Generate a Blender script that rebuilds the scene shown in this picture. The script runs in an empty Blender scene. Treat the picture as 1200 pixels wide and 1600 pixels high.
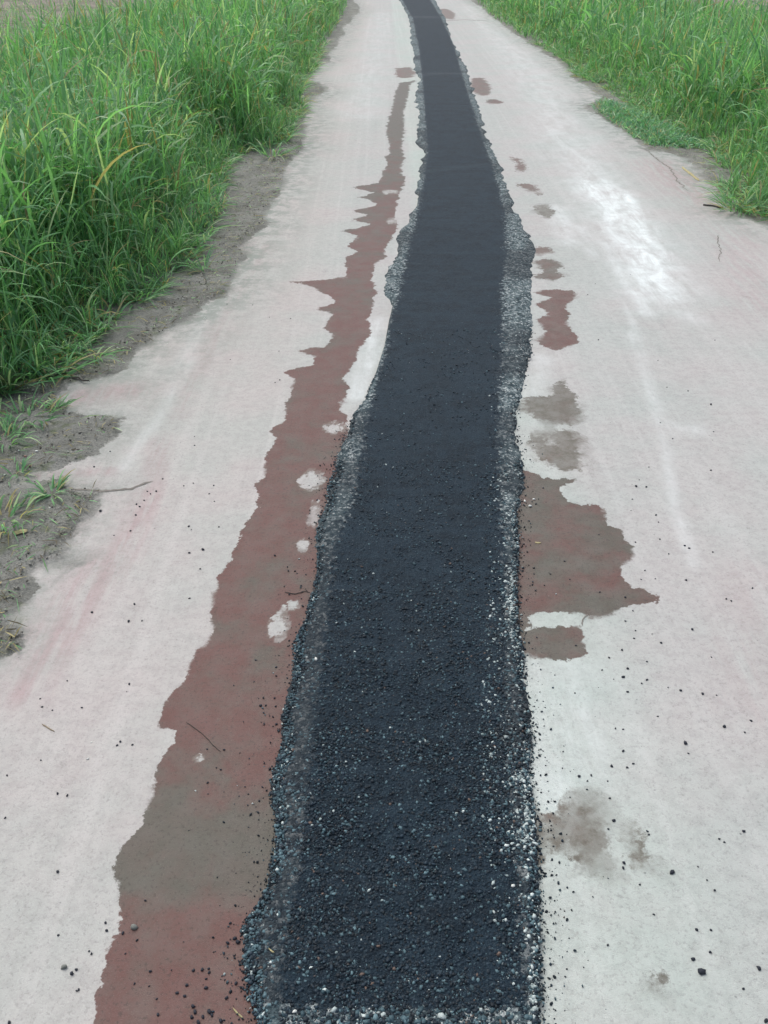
import bpy, math, random
import numpy as np

# ------------------------------------------------------------------ camera, world, sun, exposure
scene = bpy.context.scene
H = 1.5
PITCH = math.radians(33.05)
FPX = 1386.0
cam_d = bpy.data.cameras.new('camera'); cam = bpy.data.objects.new('camera', cam_d)
scene.collection.objects.link(cam); scene.camera = cam
cam.location = (0, 0, H); cam.rotation_euler = (math.radians(90) - PITCH, 0, 0)
cam_d.sensor_fit = 'VERTICAL'; cam_d.sensor_height = 24; cam_d.lens = 12 / (800 / FPX)
cam_d.clip_start = 0.05; cam_d.clip_end = 2000

SUN_EL, SUN_AZ = math.radians(58), math.radians(-35)
world = bpy.data.worlds.new('World'); scene.world = world; world.use_nodes = True
wn = world.node_tree.nodes; wl = world.node_tree.links; wn.clear()
sky = wn.new('ShaderNodeTexSky'); sky.sky_type = 'NISHITA'; sky.sun_disc = False
sky.sun_elevation = SUN_EL; sky.sun_rotation = SUN_AZ
sky.dust_density = 4.0; sky.air_density = 1.0; sky.ozone_density = 1.2
bg = wn.new('ShaderNodeBackground'); bg.inputs['Strength'].default_value = 0.15
wo = wn.new('ShaderNodeOutputWorld'); hs = wn.new('ShaderNodeHueSaturation'); hs.inputs['Saturation'].default_value = 0.55   # overcast: a paler, less blue sky
wl.new(sky.outputs[0], hs.inputs['Color']); wl.new(hs.outputs[0], bg.inputs[0]); wl.new(bg.outputs[0], wo.inputs[0])
sd = bpy.data.lights.new('sun', 'SUN'); sd.energy = 1.0; sd.angle = math.radians(45); sd.color = (0.98, 0.985, 0.91)
sun = bpy.data.objects.new('sun', sd); scene.collection.objects.link(sun)
sun.rotation_euler = (math.radians(90) - SUN_EL, 0, math.radians(180) - SUN_AZ)
vs = scene.view_settings
scene.display_settings.display_device = 'sRGB'
vs.view_transform = 'Standard'; vs.look = 'None'; vs.gamma = 1; vs.use_curve_mapping = False
vs.exposure = 0.47
scene.render.engine = 'CYCLES'

rng = np.random.default_rng(11)
random.seed(5)

# ------------------------------------------------------------------ helpers
CP, SP = math.cos(PITCH), math.sin(PITCH)
def G(px, py):
    """point of the photograph -> point (x, y) on the ground"""
    px = np.asarray(px, float); py = np.asarray(py, float)
    a = (px - 600) / FPX; b = (800 - py) / FPX
    dz = b * CP - SP; dy = CP + b * SP
    t = H / -dz
    return a * t, dy * t
def GP(pts):
    p = np.array(pts, float); x, y = G(p[:, 0], p[:, 1]); return np.stack([x, y], 1)

_perm = np.random.default_rng(3).random((256, 256))
def vnoise(x, y):
    xi = np.floor(x).astype(int); yi = np.floor(y).astype(int)
    fx = x - xi; fy = y - yi
    fx = fx * fx * (3 - 2 * fx); fy = fy * fy * (3 - 2 * fy)
    g = lambda i, j: _perm[(xi + i) & 255, (yi + j) & 255]
    return (g(0, 0) * (1 - fx) + g(1, 0) * fx) * (1 - fy) + (g(0, 1) * (1 - fx) + g(1, 1) * fx) * fy
def fbm(x, y, o=4):
    s = 0; a = 0.5; n = 0
    for k in range(o):
        s = s + a * vnoise(x + 17.3 * k, y + 9.1 * k); n += a; a *= 0.55; x = x * 2.03; y = y * 2.03
    return s / n
def sstep(a, b, v):
    t = np.clip((v - a) / (b - a), 0, 1); return t * t * (3 - 2 * t)

def sdf(poly, X, Y, far=0.6):
    """signed distance to a polygon (negative inside); clipped at +far away from it"""
    out = np.full(X.shape, far)
    m = (X > poly[:, 0].min() - far) & (X < poly[:, 0].max() + far) & (Y > poly[:, 1].min() - far) & (Y < poly[:, 1].max() + far)
    x, y = X[m], Y[m]
    d2 = np.full(x.shape, 1e9); ins = np.zeros(x.shape, bool)
    for (x0, y0), (x1, y1) in zip(poly, np.roll(poly, -1, 0)):
        ex, ey = x1 - x0, y1 - y0; L = ex * ex + ey * ey + 1e-12
        t = np.clip(((x - x0) * ex + (y - y0) * ey) / L, 0, 1)
        d2 = np.minimum(d2, (x - x0 - t * ex) ** 2 + (y - y0 - t * ey) ** 2)
        c = ((y0 > y) != (y1 > y))
        with np.errstate(divide='ignore', invalid='ignore'):
            c &= x < (x1 - x0) * (y - y0) / (y1 - y0 if y1 != y0 else 1e-12) + x0
        ins ^= c
    d = np.sqrt(d2); d[ins] *= -1
    out[m] = np.minimum(d, far); return out
def dline(poly, X, Y):
    d2 = np.full(X.shape, 1e9)
    for (x0, y0), (x1, y1) in zip(poly[:-1], poly[1:]):
        ex, ey = x1 - x0, y1 - y0; L = ex * ex + ey * ey + 1e-12
        t = np.clip(((X - x0) * ex + (Y - y0) * ey) / L, 0, 1)
        d2 = np.minimum(d2, (X - x0 - t * ex) ** 2 + (Y - y0 - t * ey) ** 2)
    return np.sqrt(d2)

def mesh_np(name, V, F, mat=None, attrs=None, smooth=False, cols=None):
    me = bpy.data.meshes.new(name)
    V = np.asarray(V, np.float32); F = np.asarray(F, np.int32); k = F.shape[1]
    me.vertices.add(len(V)); me.vertices.foreach_set('co', V.ravel())
    me.loops.add(F.size); me.loops.foreach_set('vertex_index', F.ravel())
    me.polygons.add(len(F)); me.polygons.foreach_set('loop_start', np.arange(0, F.size, k, dtype=np.int32))
    if smooth: me.polygons.foreach_set('use_smooth', np.ones(len(F), bool))
    for n, a in (attrs or {}).items():
        at = me.attributes.new(n, 'FLOAT', 'POINT'); at.data.foreach_set('value', np.asarray(a, np.float32).ravel())
    if cols is not None:
        at = me.attributes.new('tint', 'FLOAT_COLOR', 'POINT')
        c = np.ones((len(V), 4), np.float32); c[:, :3] = cols; at.data.foreach_set('color', c.ravel())
    me.update(calc_edges=True); me.validate()
    if mat: me.materials.append(mat)
    return me
def link(name, me, parent=None, loc=(0, 0, 0), rot=(0, 0, 0)):
    o = bpy.data.objects.new(name, me); scene.collection.objects.link(o)
    o.location = loc; o.rotation_euler = rot
    if parent: o.parent = parent
    return o
def tag(o, label=None, cat=None, group=None, kind=None):
    if label: o['label'] = label
    if cat: o['category'] = cat
    if group: o['group'] = group
    if kind: o['kind'] = kind
    return o

# ------------------------------------------------------------------ materials
class NT:
    def __init__(s, name):
        s.m = bpy.data.materials.new(name); s.m.use_nodes = True
        s.n = s.m.node_tree.nodes; s.l = s.m.node_tree.links; s.n.clear()
        s.out = s.n.new('ShaderNodeOutputMaterial')
    def node(s, t, ins=None, **kw):
        nd = s.n.new(t)
        for k, v in kw.items(): setattr(nd, k, v)
        for k, v in (ins or {}).items(): s.put(nd.inputs[k], v)
        return nd
    def put(s, sock, v):
        if isinstance(v, bpy.types.NodeSocket): s.l.new(v, sock)
        else:
            if hasattr(sock.default_value, '__len__') and len(sock.default_value) == 4 and len(v) == 3: v = (*v, 1)
            sock.default_value = v
    def attr(s, n): return s.node('ShaderNodeAttribute', attribute_name=n).outputs['Fac']
    def attrc(s, n): return s.node('ShaderNodeAttribute', attribute_name=n).outputs['Color']
    def obj(s): return s.node('ShaderNodeTexCoord').outputs['Object']
    def map(s, v, sc=(1, 1, 1), loc=(0, 0, 0), rot=(0, 0, 0)):
        return s.node('ShaderNodeMapping', {'Vector': v, 'Scale': sc, 'Location': loc, 'Rotation': rot}).outputs[0]
    def noise(s, v, sc, det=4, rough=.55, dist=0):
        return s.node('ShaderNodeTexNoise', {'Vector': v, 'Scale': sc, 'Detail': det, 'Roughness': rough, 'Distortion': dist}).outputs[0]
    def math(s, op, a, b=0.0, c=0.0):
        nd = s.node('ShaderNodeMath', operation=op); s.put(nd.inputs[0], a); s.put(nd.inputs[1], b); s.put(nd.inputs[2], c); return nd.outputs[0]
    def ss(s, v, a, b, lo=0.0, hi=1.0):
        nd = s.node('ShaderNodeMapRange', interpolation_type='SMOOTHSTEP')
        for i, x in enumerate((v, a, b, lo, hi)): s.put(nd.inputs[i], x)
        return nd.outputs[0]
    def lin(s, v, a, b, lo=0.0, hi=1.0):
        nd = s.node('ShaderNodeMapRange')
        for i, x in enumerate((v, a, b, lo, hi)): s.put(nd.inputs[i], x)
        return nd.outputs[0]
    def mix(s, f, a, b, mode='MIX'):
        nd = s.node('ShaderNodeMix', data_type='RGBA', blend_type=mode)
        s.put(nd.inputs[0], f); s.put(nd.inputs[6], a); s.put(nd.inputs[7], b); return nd.outputs[2]
    def bump(s, h, dist, strength=1.0, normal=None):
        nd = s.node('ShaderNodeBump', {'Height': h, 'Distance': dist, 'Strength': strength})
        if normal is not None: s.l.new(normal, nd.inputs['Normal'])
        return nd.outputs[0]
    def bsdf(s, col, rough, normal=None, spec=0.5, extra=None):
        b = s.node('ShaderNodeBsdfPrincipled', {'Base Color': col, 'Roughness': rough, 'Specular IOR Level': spec})
        if normal is not None: s.l.new(normal, b.inputs['Normal'])
        for k, v in (extra or {}).items(): s.put(b.inputs[k], v)
        s.l.new(b.outputs[0], s.out.inputs[0]); return b

def ground_material():
    t = NT('road_concrete'); P = t.obj()
    wet, dirt, chalk, pink, olive, soft, dust = [t.attr(a) for a in ('wet', 'dirt', 'chalk', 'pink', 'olive', 'soft', 'dust')]
    # dry concrete
    big = t.noise(P, 1.6, 5, .6); mid = t.noise(P, 9, 5, .65); fine = t.noise(P, 120, 4, .7); grit = t.noise(P, 480, 2, .6)
    streak = t.noise(t.map(P, (15, .16, 1), rot=(0, 0, math.radians(-2))), 1.0, 7, .66, .3)
    c = t.mix(t.ss(big, .38, .62), (.372, .390, .372), (.405, .386, .376))
    c = t.mix(t.ss(mid, .35, .75, 0, .55), c, (.43, .435, .418))
    c = t.mix(t.ss(streak, .48, .66, 0, .30), c, (.49, .487, .475))
    c = t.mix(t.ss(streak, .28, .44, .28, 0), c, (.31, .295, .285))
    xx = t.node('ShaderNodeSeparateXYZ', {0: P}).outputs[0]
    c = t.mix(t.math('MULTIPLY', t.ss(xx, -.1, -.5), .55), c, t.mix(1.0, c, (1.07, 1.0, .985), 'MULTIPLY'))
    c = t.mix(t.math('MULTIPLY', t.ss(xx, .15, .25), t.ss(xx, .75, .4)), c, t.mix(1.0, c, (1.02, 1.09, 1.06), 'MULTIPLY'))
    pk = t.math('MULTIPLY', pink, t.ss(t.noise(t.map(P, (30, 3, 1)), 1.0, 4, .6), .3, .62))
    c = t.mix(t.math('MULTIPLY', pk, .75), c, (.37, .275, .275))
    c = t.mix(t.ss(fine, .33, .48, .42, 0), c, (.24, .235, .225))
    c = t.mix(t.ss(grit, .58, .72, 0, .40), c, (.55, .56, .55))
    # small dark flecks and dull dust spots trodden into the slab
    vor = t.node('ShaderNodeTexVoronoi', {'Vector': P, 'Scale': 42.0, 'Randomness': 1.0})
    fl = t.math('MULTIPLY', t.ss(vor.outputs['Distance'], .05, .13, 1, 0), t.ss(t.node('ShaderNodeSeparateColor', {'Color': vor.outputs['Color']}).outputs[0], .80, .86))
    fl = t.math('MULTIPLY', fl, t.ss(t.noise(P, 5, 2), .42, .6))
    c = t.mix(t.math('MULTIPLY', fl, .75), c, (.11, .11, .12))
    smudge = t.ss(t.noise(P, 6.5, 6, .7, .6), .62, .72)
    c = t.mix(t.math('MULTIPLY', smudge, .38), c, (.24, .235, .22))
    mm = t.noise(P, 34, 6, .78); c = t.mix(t.ss(mm, .40, .56, .34, 0), c, t.mix(1.0, c, (.72, .71, .71), 'MULTIPLY'))
    pit = t.noise(P, 210, 3, .8); c = t.mix(t.ss(pit, .60, .68, 0, .35), c, (.20, .195, .19))
    # spilled pale lime dust
    ch = t.math('MULTIPLY', chalk, t.ss(t.noise(t.map(P, (9, 2.2, 1), rot=(0, 0, math.radians(-12))), 1.0, 9, .74, .5), .24, .70))
    c = t.mix(t.math('MINIMUM', t.math('MULTIPLY', ch, t.ss(mid, .2, .6, .45, 1)), .9), c, (.74, .79, .79))
    # fine dust film creeping from the verge
    du = t.math('MULTIPLY', dust, t.ss(t.noise(P, 9, 7, .75), .40, .60))
    c = t.mix(t.math('MINIMUM', t.math('MULTIPLY', du, .6), .9), c, (.225, .25, .225))
    # wet film
    n1 = t.noise(P, 11, 4, .6); n2 = t.noise(P, 48, 6, .75)
    dsp = t.math('ADD', t.math('MULTIPLY', t.math('SUBTRACT', n1, .5), t.lin(soft, 0, 1, .05, .11)), t.math('MULTIPLY', t.math('SUBTRACT', n2, .5), t.lin(soft, 0, 1, .035, .12)))
    dsp = t.math('MULTIPLY', dsp, t.lin(t.node('ShaderNodeSeparateXYZ', {0: P}).outputs[1], 1.5, 15, 1.0, 3.2)); wd = t.math('ADD', wet, dsp)
    e = t.lin(soft, 0, 1, .0012, .012)
    e = t.math('MULTIPLY', e, t.ss(t.noise(P, 6, 3, .6), .46, .66, 1.0, 9.0))
    W = t.node('ShaderNodeMapRange', interpolation_type='SMOOTHSTEP')
    for i, x in enumerate((wd, t.math('MULTIPLY', e, -1.0), e, 1.0, 0.0)): t.put(W.inputs[i], x)
    W = W.outputs[0]
    W = t.math('MULTIPLY', W, t.lin(t.noise(P, 17, 6, .75), .38, .58, t.lin(soft, 0, 1, .95, .6), 1.0))
    ol = t.math('ADD', olive, t.math('MULTIPLY', t.math('SUBTRACT', t.noise(P, 5, 5, .65), .5), 2.6))
    wc = t.mix(t.ss(ol, .15, .85), (.108, .045, .038), (.078, .071, .056))
    wc = t.mix(t.ss(t.noise(P, 13, 6, .7), .4, .65, 0, .5), wc, (.100, .076, .063))
    wc = t.mix(t.ss(fine, .33, .47, .55, 0), wc, (.035, .026, .024))
    wc = t.mix(t.math('MULTIPLY', t.ss(grit, .58, .72), .30), wc, (.20, .165, .145))
    wc = t.mix(t.math('MULTIPLY', soft, .55), wc, (.175, .160, .132))
    c = t.mix(t.math('MULTIPLY', W, .97), c, wc)
    # soil
    dn = t.math('ADD', t.math('MULTIPLY', t.math('SUBTRACT', t.noise(P, 6, 5, .65), .5), .16), t.math('MULTIPLY', t.math('SUBTRACT', t.noise(P, 45, 4, .7), .5), .05))
    dd = t.math('ADD', dirt, dn)
    dw = t.ss(t.noise(P, 3.5, 3, .6), .42, .62, .004, .07)
    D = t.ss(t.math('ADD', dd, t.math('MULTIPLY', t.math('SUBTRACT', t.noise(P, 120, 4, .8), .5), dw)), t.math('MULTIPLY', dw, -1.0), dw, 1, 0)
    sfine = t.noise(P, 150, 5, .75)
    sc = t.mix(t.ss(t.noise(P, 5, 5, .65), .35, .65), (.165, .166, .150), (.245, .247, .228))
    sc = t.mix(t.ss(sfine, .36, .5, .55, 0), sc, (.075, .070, .058))
    sc = t.mix(t.ss(sfine, .56, .68, 0, .6), sc, (.40, .39, .35))
    sc = t.mix(t.ss(t.noise(P, 13, 4, .6), .55, .68, 0, .6), sc, (.12, .145, .075))
    c = t.mix(D, c, sc)
    dry = t.bump(t.math('ADD', t.math('MULTIPLY', grit, .5), t.math('ADD', fine, mid)), .0022, .55)
    soil = t.bump(t.math('ADD', sfine, t.math('MULTIPLY', t.noise(P, 30, 4, .6), 2.0)), .008, .9)
    nm = t.node('ShaderNodeMix', data_type='VECTOR'); t.put(nm.inputs[0], D); t.l.new(dry, nm.inputs[4]); t.l.new(soil, nm.inputs[5])
    rough = t.math('MULTIPLY_ADD', W, -.36, .92)
    rough = t.math('MAXIMUM', rough, t.math('MULTIPLY', D, .95))
    t.bsdf(c, rough, nm.outputs[1], .25)
    return t.m
def asphalt_material():
    t = NT('asphalt_mix'); P = t.obj()
    band, near, seam, pale = [t.attr(a) for a in ('band', 'near', 'seam', 'pale')]   # band: 0 rolled core, 1 margin
    v = t.node('ShaderNodeTexVoronoi', {'Vector': P, 'Scale': 150.0}); v2 = t.node('ShaderNodeTexVoronoi', {'Vector': P, 'Scale': 330.0})
    cellr = t.node('ShaderNodeSeparateColor', {'Color': v.outputs['Color']}); cr = cellr.outputs[0]; cg = cellr.outputs[1]
    cr2 = t.node('ShaderNodeSeparateColor', {'Color': v2.outputs['Color']}).outputs[0]
    n = t.noise(P, 7, 5, .65); roll = t.noise(t.map(P, (1.5, 22, 1)), 1.0, 5, .6); f = t.noise(P, 200, 4, .75)
    base = t.mix(t.ss(n, .38, .60), (.003, .010, .018), (.007, .018, .030))
    base = t.mix(t.ss(roll, .45, .7, 0, .5), base, (.013, .029, .044))
    base = t.mix(t.ss(t.noise(P, 40, 5, .8), .42, .62, 0, .5), base, (.014, .032, .048))
    base = t.mix(t.ss(f, .3, .5, .6, 0), base, (.003, .006, .010))
    base = t.mix(t.ss(cr2, .8, .95, 0, .5), base, (.035, .055, .07))
    base = t.mix(t.math('MULTIPLY', seam, .5), base, (.12, .14, .15))
    # dusty margin: stone dust, grey film with pale chips between black lumps
    mn = t.noise(P, 16, 6, .75); mn2 = t.noise(t.map(P, (1, 1, 1), (3, 1, 0)), 55, 5, .75)
    mc = t.mix(t.ss(mn, .38, .58), (.022, .042, .052), (.085, .118, .128))
    mc = t.mix(t.ss(mn2, .50, .64, 0, .85), mc, (.34, .38, .385))
    mc = t.mix(t.ss(mn2, .32, .46, .92, 0), mc, (.010, .013, .018))
    mc = t.mix(t.math('MULTIPLY', t.ss(cg, .88, .93), .8), mc, (.50, .53, .52))
    mc = t.mix(t.math('MULTIPLY', t.ss(f, .28, .48, 1, 0), .6), mc, (.02, .024, .028))
    mdark = t.mix(.8, mc, (.016, .020, .027))
    mc = t.mix(t.math('SUBTRACT', 1.0, pale), mc, mdark)
    b = t.ss(t.math('ADD', band, t.math('MULTIPLY', t.math('SUBTRACT', mn2, .5), 2.2)), .30, .72)
    col = t.mix(b, base, mc)
    h = t.math('ADD', t.math('MULTIPLY', t.math('SUBTRACT', 1.0, v.outputs['Distance']), t.lin(near, 0, 1, .6, 1.4)), t.math('ADD', t.math('MULTIPLY', v2.outputs['Distance'], -.6), f))
    t.bsdf(col, t.math('MULTIPLY_ADD', b, .15, .78), t.bump(h, .0035, .9), .25)
    return t.m
def tint_material(name, rough=.7, spec=.4, bump=0.0):
    t = NT(name); c = t.attrc('tint'); nb = None
    f = t.noise(t.obj(), 500, 3, .7)
    c = t.mix(t.ss(f, .35, .65, .45, 0), c, t.mix(1.0, c, (.45, .45, .45), 'MULTIPLY'))
    t.bsdf(c, rough, t.bump(f, .0008, .8), spec); return t.m
def leaf_material():
    t = NT('grass_leaf'); c = t.attrc('tint')
    f = t.noise(t.obj(), 60, 3, .6)
    c = t.mix(t.ss(f, .35, .7, 0, .35), c, t.mix(1.0, c, (1.35, 1.25, 1.1), 'MULTIPLY'))
    b = t.bsdf(c, .5, None, .4)
    tr = t.node('ShaderNodeBsdfTranslucent', {'Color': t.mix(1.0, c, (1.5, 1.6, .9), 'MULTIPLY')})
    mx = t.node('ShaderNodeMixShader', {0: .36}); t.l.new(b.outputs[0], mx.inputs[1]); t.l.new(tr.outputs[0], mx.inputs[2])
    t.l.new(mx.outputs[0], t.out.inputs[0]); return t.m
def field_material():
    t = NT('field_soil'); P = t.obj()
    a = t.noise(P, .35, 6, .65); b = t.noise(P, 3, 6, .7); f = t.noise(P, 30, 5, .75)
    c = t.mix(t.ss(a, .42, .58), (.28, .245, .215), (.17, .185, .12))
    c = t.mix(t.ss(b, .40, .65, 0, .7), c, (.33, .285, .25))
    c = t.mix(t.ss(f, .3, .5, .6, 0), c, (.07, .065, .045))
    t.bsdf(c, .95, t.bump(t.math('ADD', f, b), .05, .9), .2); return t.m
def plain(name, col, rough=.8):
    t = NT(name); n = t.noise(t.obj(), 90, 4, .7)
    c = t.mix(t.ss(n, .3, .7, 0, .5), col, tuple(x * .5 for x in col))
    t.bsdf(c, rough, t.bump(n, .002, .6), .3); return t.m

M_GROUND = ground_material(); M_ASPH = asphalt_material(); M_STONE = tint_material('loose_stone', .6, .35)
M_LEAF = leaf_material(); M_FIELD = field_material()

# ------------------------------------------------------------------ outlines read off the ground
OL = [(600,-35),(616,-15),(622,0),(630,10),(640,35),(641,60),(648,90),(645,105),(655,125),(647,150),(655,175),(650,210),(661,240),(656,270),(650,300),(654,320),(640,340),(620,372),(618,400),(602,430),(600,460),(610,475),(613,500),(606,530),(597,570),(578,605),(570,625),(548,655),(540,680),(525,715),(522,740),(512,765),(510,800),(498,815),(494,840),(497,870),(495,900),(485,940),(475,975),(460,1005),(460,1040),(455,1080),(443,1120),(445,1160),(428,1210),(425,1240),(432,1280),(430,1330),(422,1370),(410,1410),(390,1435),(380,1455),(385,1480),(382,1510),(390,1560),(402,1600),(402,1800)]
CL = [(606,-35),(622,-15),(628,0),(645,30),(655,80),(660,130),(665,200),(668,240),(660,290),(653,330),(640,380),(625,450),(612,500),(605,540),(590,590),(578,640),(565,690),(560,750),(548,800),(525,850),(515,920),(510,980),(505,1040),(495,1100),(488,1160),(480,1250),(470,1350),(455,1430),(440,1520),(440,1800)]
CR = [(640,-35),(660,-15),(672,0),(690,30),(710,75),(720,110),(735,160),(748,200),(765,250),(782,300),(790,340),(792,400),(785,450),(785,520),(782,600),(780,680),(780,740),(785,800),(790,850),(788,930),(788,1000),(785,1100),(790,1200),(800,1300),(810,1400),(820,1500),(825,1800)]
OR_ = [(648,-35),(668,-15),(680,0),(697,30),(705,60),(717,85),(724,98),(731,105),(733,122),(741,150),(752,180),(758,205),(770,235),(788,270),(790,290),(800,305),(807,330),(828,370),(838,385),(833,410),(830,450),(832,500),(832,550),(822,590),(812,620),(805,680),(815,700),(817,760),(808,800),(810,850),(808,940),(808,980),(818,1020),(815,1060),(825,1110),(830,1160),(824,1210),(835,1260),(836,1320),(840,1380),(842,1420),(842,1480),(842,1530),(838,1600),(838,1800)]
def yline(pts):
    p = GP(pts)[::-1]; return p[:, 1], p[:, 0]
_OL, _CL, _CR, _OR = [yline(p) for p in (OL, CL, CR, OR_)]
YFAR = _OL[0][-1]
def xat(L, y):
    x = np.interp(y, L[0], L[1])
    s = (L[1][-1] - L[1][-3]) / (L[0][-1] - L[0][-3])
    s = max(min(s, .1), -.1)
    return np.where(y > L[0][-1], L[1][-1] + (y - L[0][-1]) * s * np.exp(-(y - L[0][-1]) / 20), x)

WET = {   # name: (outline, softness, oliveness, label)
 'a': ([(660,125),(625,128),(617,145),(614,165),(608,185),(602,205),(608,220),(610,240),(600,245),(607,255),(598,270),(590,287),(542,293),(575,298),(585,303),(560,308),(580,313),(590,320),(575,325),(548,329),(575,335),(548,343),(580,350),(560,356),(530,360),(560,368),(540,385),(565,392),(540,400),(540,425),(545,433),(450,440),(492,449),(530,471),(497,482),(520,490),(505,512),(522,522),(505,543),(456,547),(495,556),(487,570),(460,577),(442,581),(462,592),(450,625),(442,660),(420,674),(434,685),(422,705),(411,720),(414,745),(395,761),(405,775),(400,800),(372,830),(372,852),(357,875),(340,905),(335,930),(329,955),(331,980),(327,1000),(305,1025),(295,1045),(280,1070),(260,1100),(252,1120),(249,1140),(270,1145),(272,1160),(250,1185),(242,1220),(227,1265),(210,1300),(187,1325),(180,1350),(182,1375),(185,1415),(177,1455),(165,1490),(159,1520),(152,1560),(150,1600),(140,1800),
   (620,1800),(620,760),(560,700),(540,680),(545,650),(530,640),(543,605),(535,592),(543,585),(553,570),(560,545),(583,520),(575,500),(582,475),(590,455),(580,440),(585,410),(605,402),(600,395),(605,380),(622,355),(615,340),(620,320),(625,300),(634,280),(625,262),(632,250),(628,230),(632,200),(630,175),(638,150),(641,130)], 0, 0,
   'long reddish brown wet streak running along the left side of the asphalt strip'),
 'b': ([(618,107),(640,104),(648,112),(645,122),(620,122)], .3, .3, 'small square damp spot left of the asphalt, just beyond the long wet streak'),
 'c': ([(828,407),(870,405),(880,420),(865,422),(885,432),(870,438),(830,434),(850,425)], .3, .5, 'small ragged damp dab right of the asphalt, just beyond the three-lobed wet patch'),
 'd': ([(830,457),(870,452),(890,455),(901,466),(885,478),(888,490),(888,508),(895,520),(905,527),(903,535),(885,545),(868,548),(850,540),(840,532),(852,520),(848,508),(835,500),(855,495),(850,485),(835,475),(860,466)], .12, .25, 'three-lobed brown wet patch right of the asphalt, its lobes stacked one behind another'),
 'e': ([(818,622),(862,618),(862,598),(885,595),(890,610),(900,620),(912,645),(905,660),(885,665),(862,662),(835,652),(815,640)], .6, 1, 'olive grey damp blotch with a short neck at its far side, right of the asphalt'),
 'f': ([(835,675),(860,670),(890,668),(905,680),(910,705),(907,733),(880,735),(862,725),(840,718),(830,700)], .7, 1, 'faint mottled olive grey damp blotch between the necked blotch and the large brown patch'),
 'g': ([(770,745),(820,735),(850,745),(905,748),(880,757),(870,765),(895,785),(930,790),(943,795),(950,820),(970,828),(975,845),(992,852),(985,872),(972,885),(972,900),(985,912),(1010,920),(1028,932),(1025,942),(990,945),(950,958),(920,966),(905,958),(880,955),(845,957),(822,965),(828,975),(820,985),(850,982),(905,977),(912,990),(920,1010),(920,1025),(880,1032),(830,1027),(815,1015),(770,1015)], .05, .55, 'large brown wet patch with a pointed tip reaching out to the right of the asphalt'),
 'h': ([(815,1240),(835,1255),(850,1268),(875,1262),(885,1248),(900,1238),(925,1242),(938,1262),(950,1278),(953,1300),(950,1320),(945,1340),(928,1355),(910,1348),(895,1335),(880,1325),(860,1325),(850,1322),(840,1345),(815,1345)], .75, .75, 'soft-edged brown damp blotch touching the asphalt margin, near right foreground'),
 'i': ([(978,1292),(990,1289),(998,1302),(1005,1322),(1015,1338),(1008,1348),(990,1348),(980,1335),(976,1310)], .9, 1, 'small grey damp blotch standing alone, just right of the soft-edged brown one'),
 'j': ([(1025,1522),(1032,1519),(1039,1524),(1040,1533),(1035,1541),(1027,1540),(1023,1531)], .5, 1, 'thumb-sized round damp spot on bare concrete in the near right foreground'),
 'k': ([(737,122),(755,121),(765,134),(768,146),(755,150),(744,147),(735,138)], .3, .4, 'far grey damp spot hugging the right margin of the asphalt, beyond a flat oval one'),
 'l': ([(757,157),(772,155),(787,159),(785,162),(765,163)], .2, .3, 'flat oval dark damp spot, far away right of the asphalt'),
 'm': ([(795,245),(812,247),(820,258),(822,267),(808,268),(806,255)], .4, .3, 'hooked dark damp dash beside a curved bend of the asphalt'),
 'n': ([(808,286),(830,286),(845,300),(842,305),(828,298),(815,292)], .4, .3, 'slanting dark damp dash next nearer than the hooked one'),
 'o': ([(832,322),(855,320),(870,332),(855,340),(838,334)], .8, 1, 'pale olive damp smudge beyond the wide point of the right gravel margin'),
 'p': ([(838,385),(862,388),(860,396),(840,398),(825,392)], .5, .3, 'tiny damp dab touching the widest point of the right gravel margin'),
 'q': ([(684,12),(700,14),(712,22),(708,31),(695,30),(690,22)], .5, .3, 'farthest grey damp spot, right of the asphalt near the bend'),
}
HOLES = [(485,752,22,19),(491,800,9,18),(473,852,9,9),(437,975,17,26),(523,668,22,10),(459,945,10,8),(310,1185,8,8),(860,690,12,8),(610,300,14,4),(612,345,10,4),(868,965,1,1)]
DIRT_L = [(520,-40),(555,0),(565,12),(545,38),(530,60),(520,80),(514,95),(490,110),(480,125),(500,132),(512,142),(495,155),(480,165),(485,190),(475,210),(475,235),(450,255),(445,290),(425,320),(412,335),(420,350),(400,365),(380,385),(385,400),(362,440),(356,463),(330,470),(310,490),(260,520),(215,548),(200,575),(160,592),(110,600),(95,620),(105,642),(190,652),(192,676),(155,692),(150,710),(120,724),(95,730),(45,738),(42,750),(100,748),(120,762),(175,764),(155,776),(150,800),(125,830),(110,860),(98,880),(60,885),(46,895),(58,915),(42,940),(22,965),(28,980),(50,990),(45,1015),(20,1023),(0,1032),(-100,1060),(-350,1110),(-700,1150)]
DIRT_R = [(700,-40),(738,0),(760,18),(800,52),(850,82),(890,108),(900,126),(930,150),(922,165),(940,185),(990,215),(1010,236),(1040,238),(1070,248),(1085,262),(1100,280),(1125,300),(1150,318),(1140,334),(1200,352),(1320,400),(1600,520),(2000,700)]
dl = GP(DIRT_L); dr = GP(DIRT_R)
dl = np.vstack([[dl[0][0] - .2, 200], dl, [[-1.4, .2], [-9, .2], [-9, 200]]])
dr = np.vstack([[dr[0][0] + .1, 200], dr, [[9, dr[-1][1]], [9, 200]]])
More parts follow.
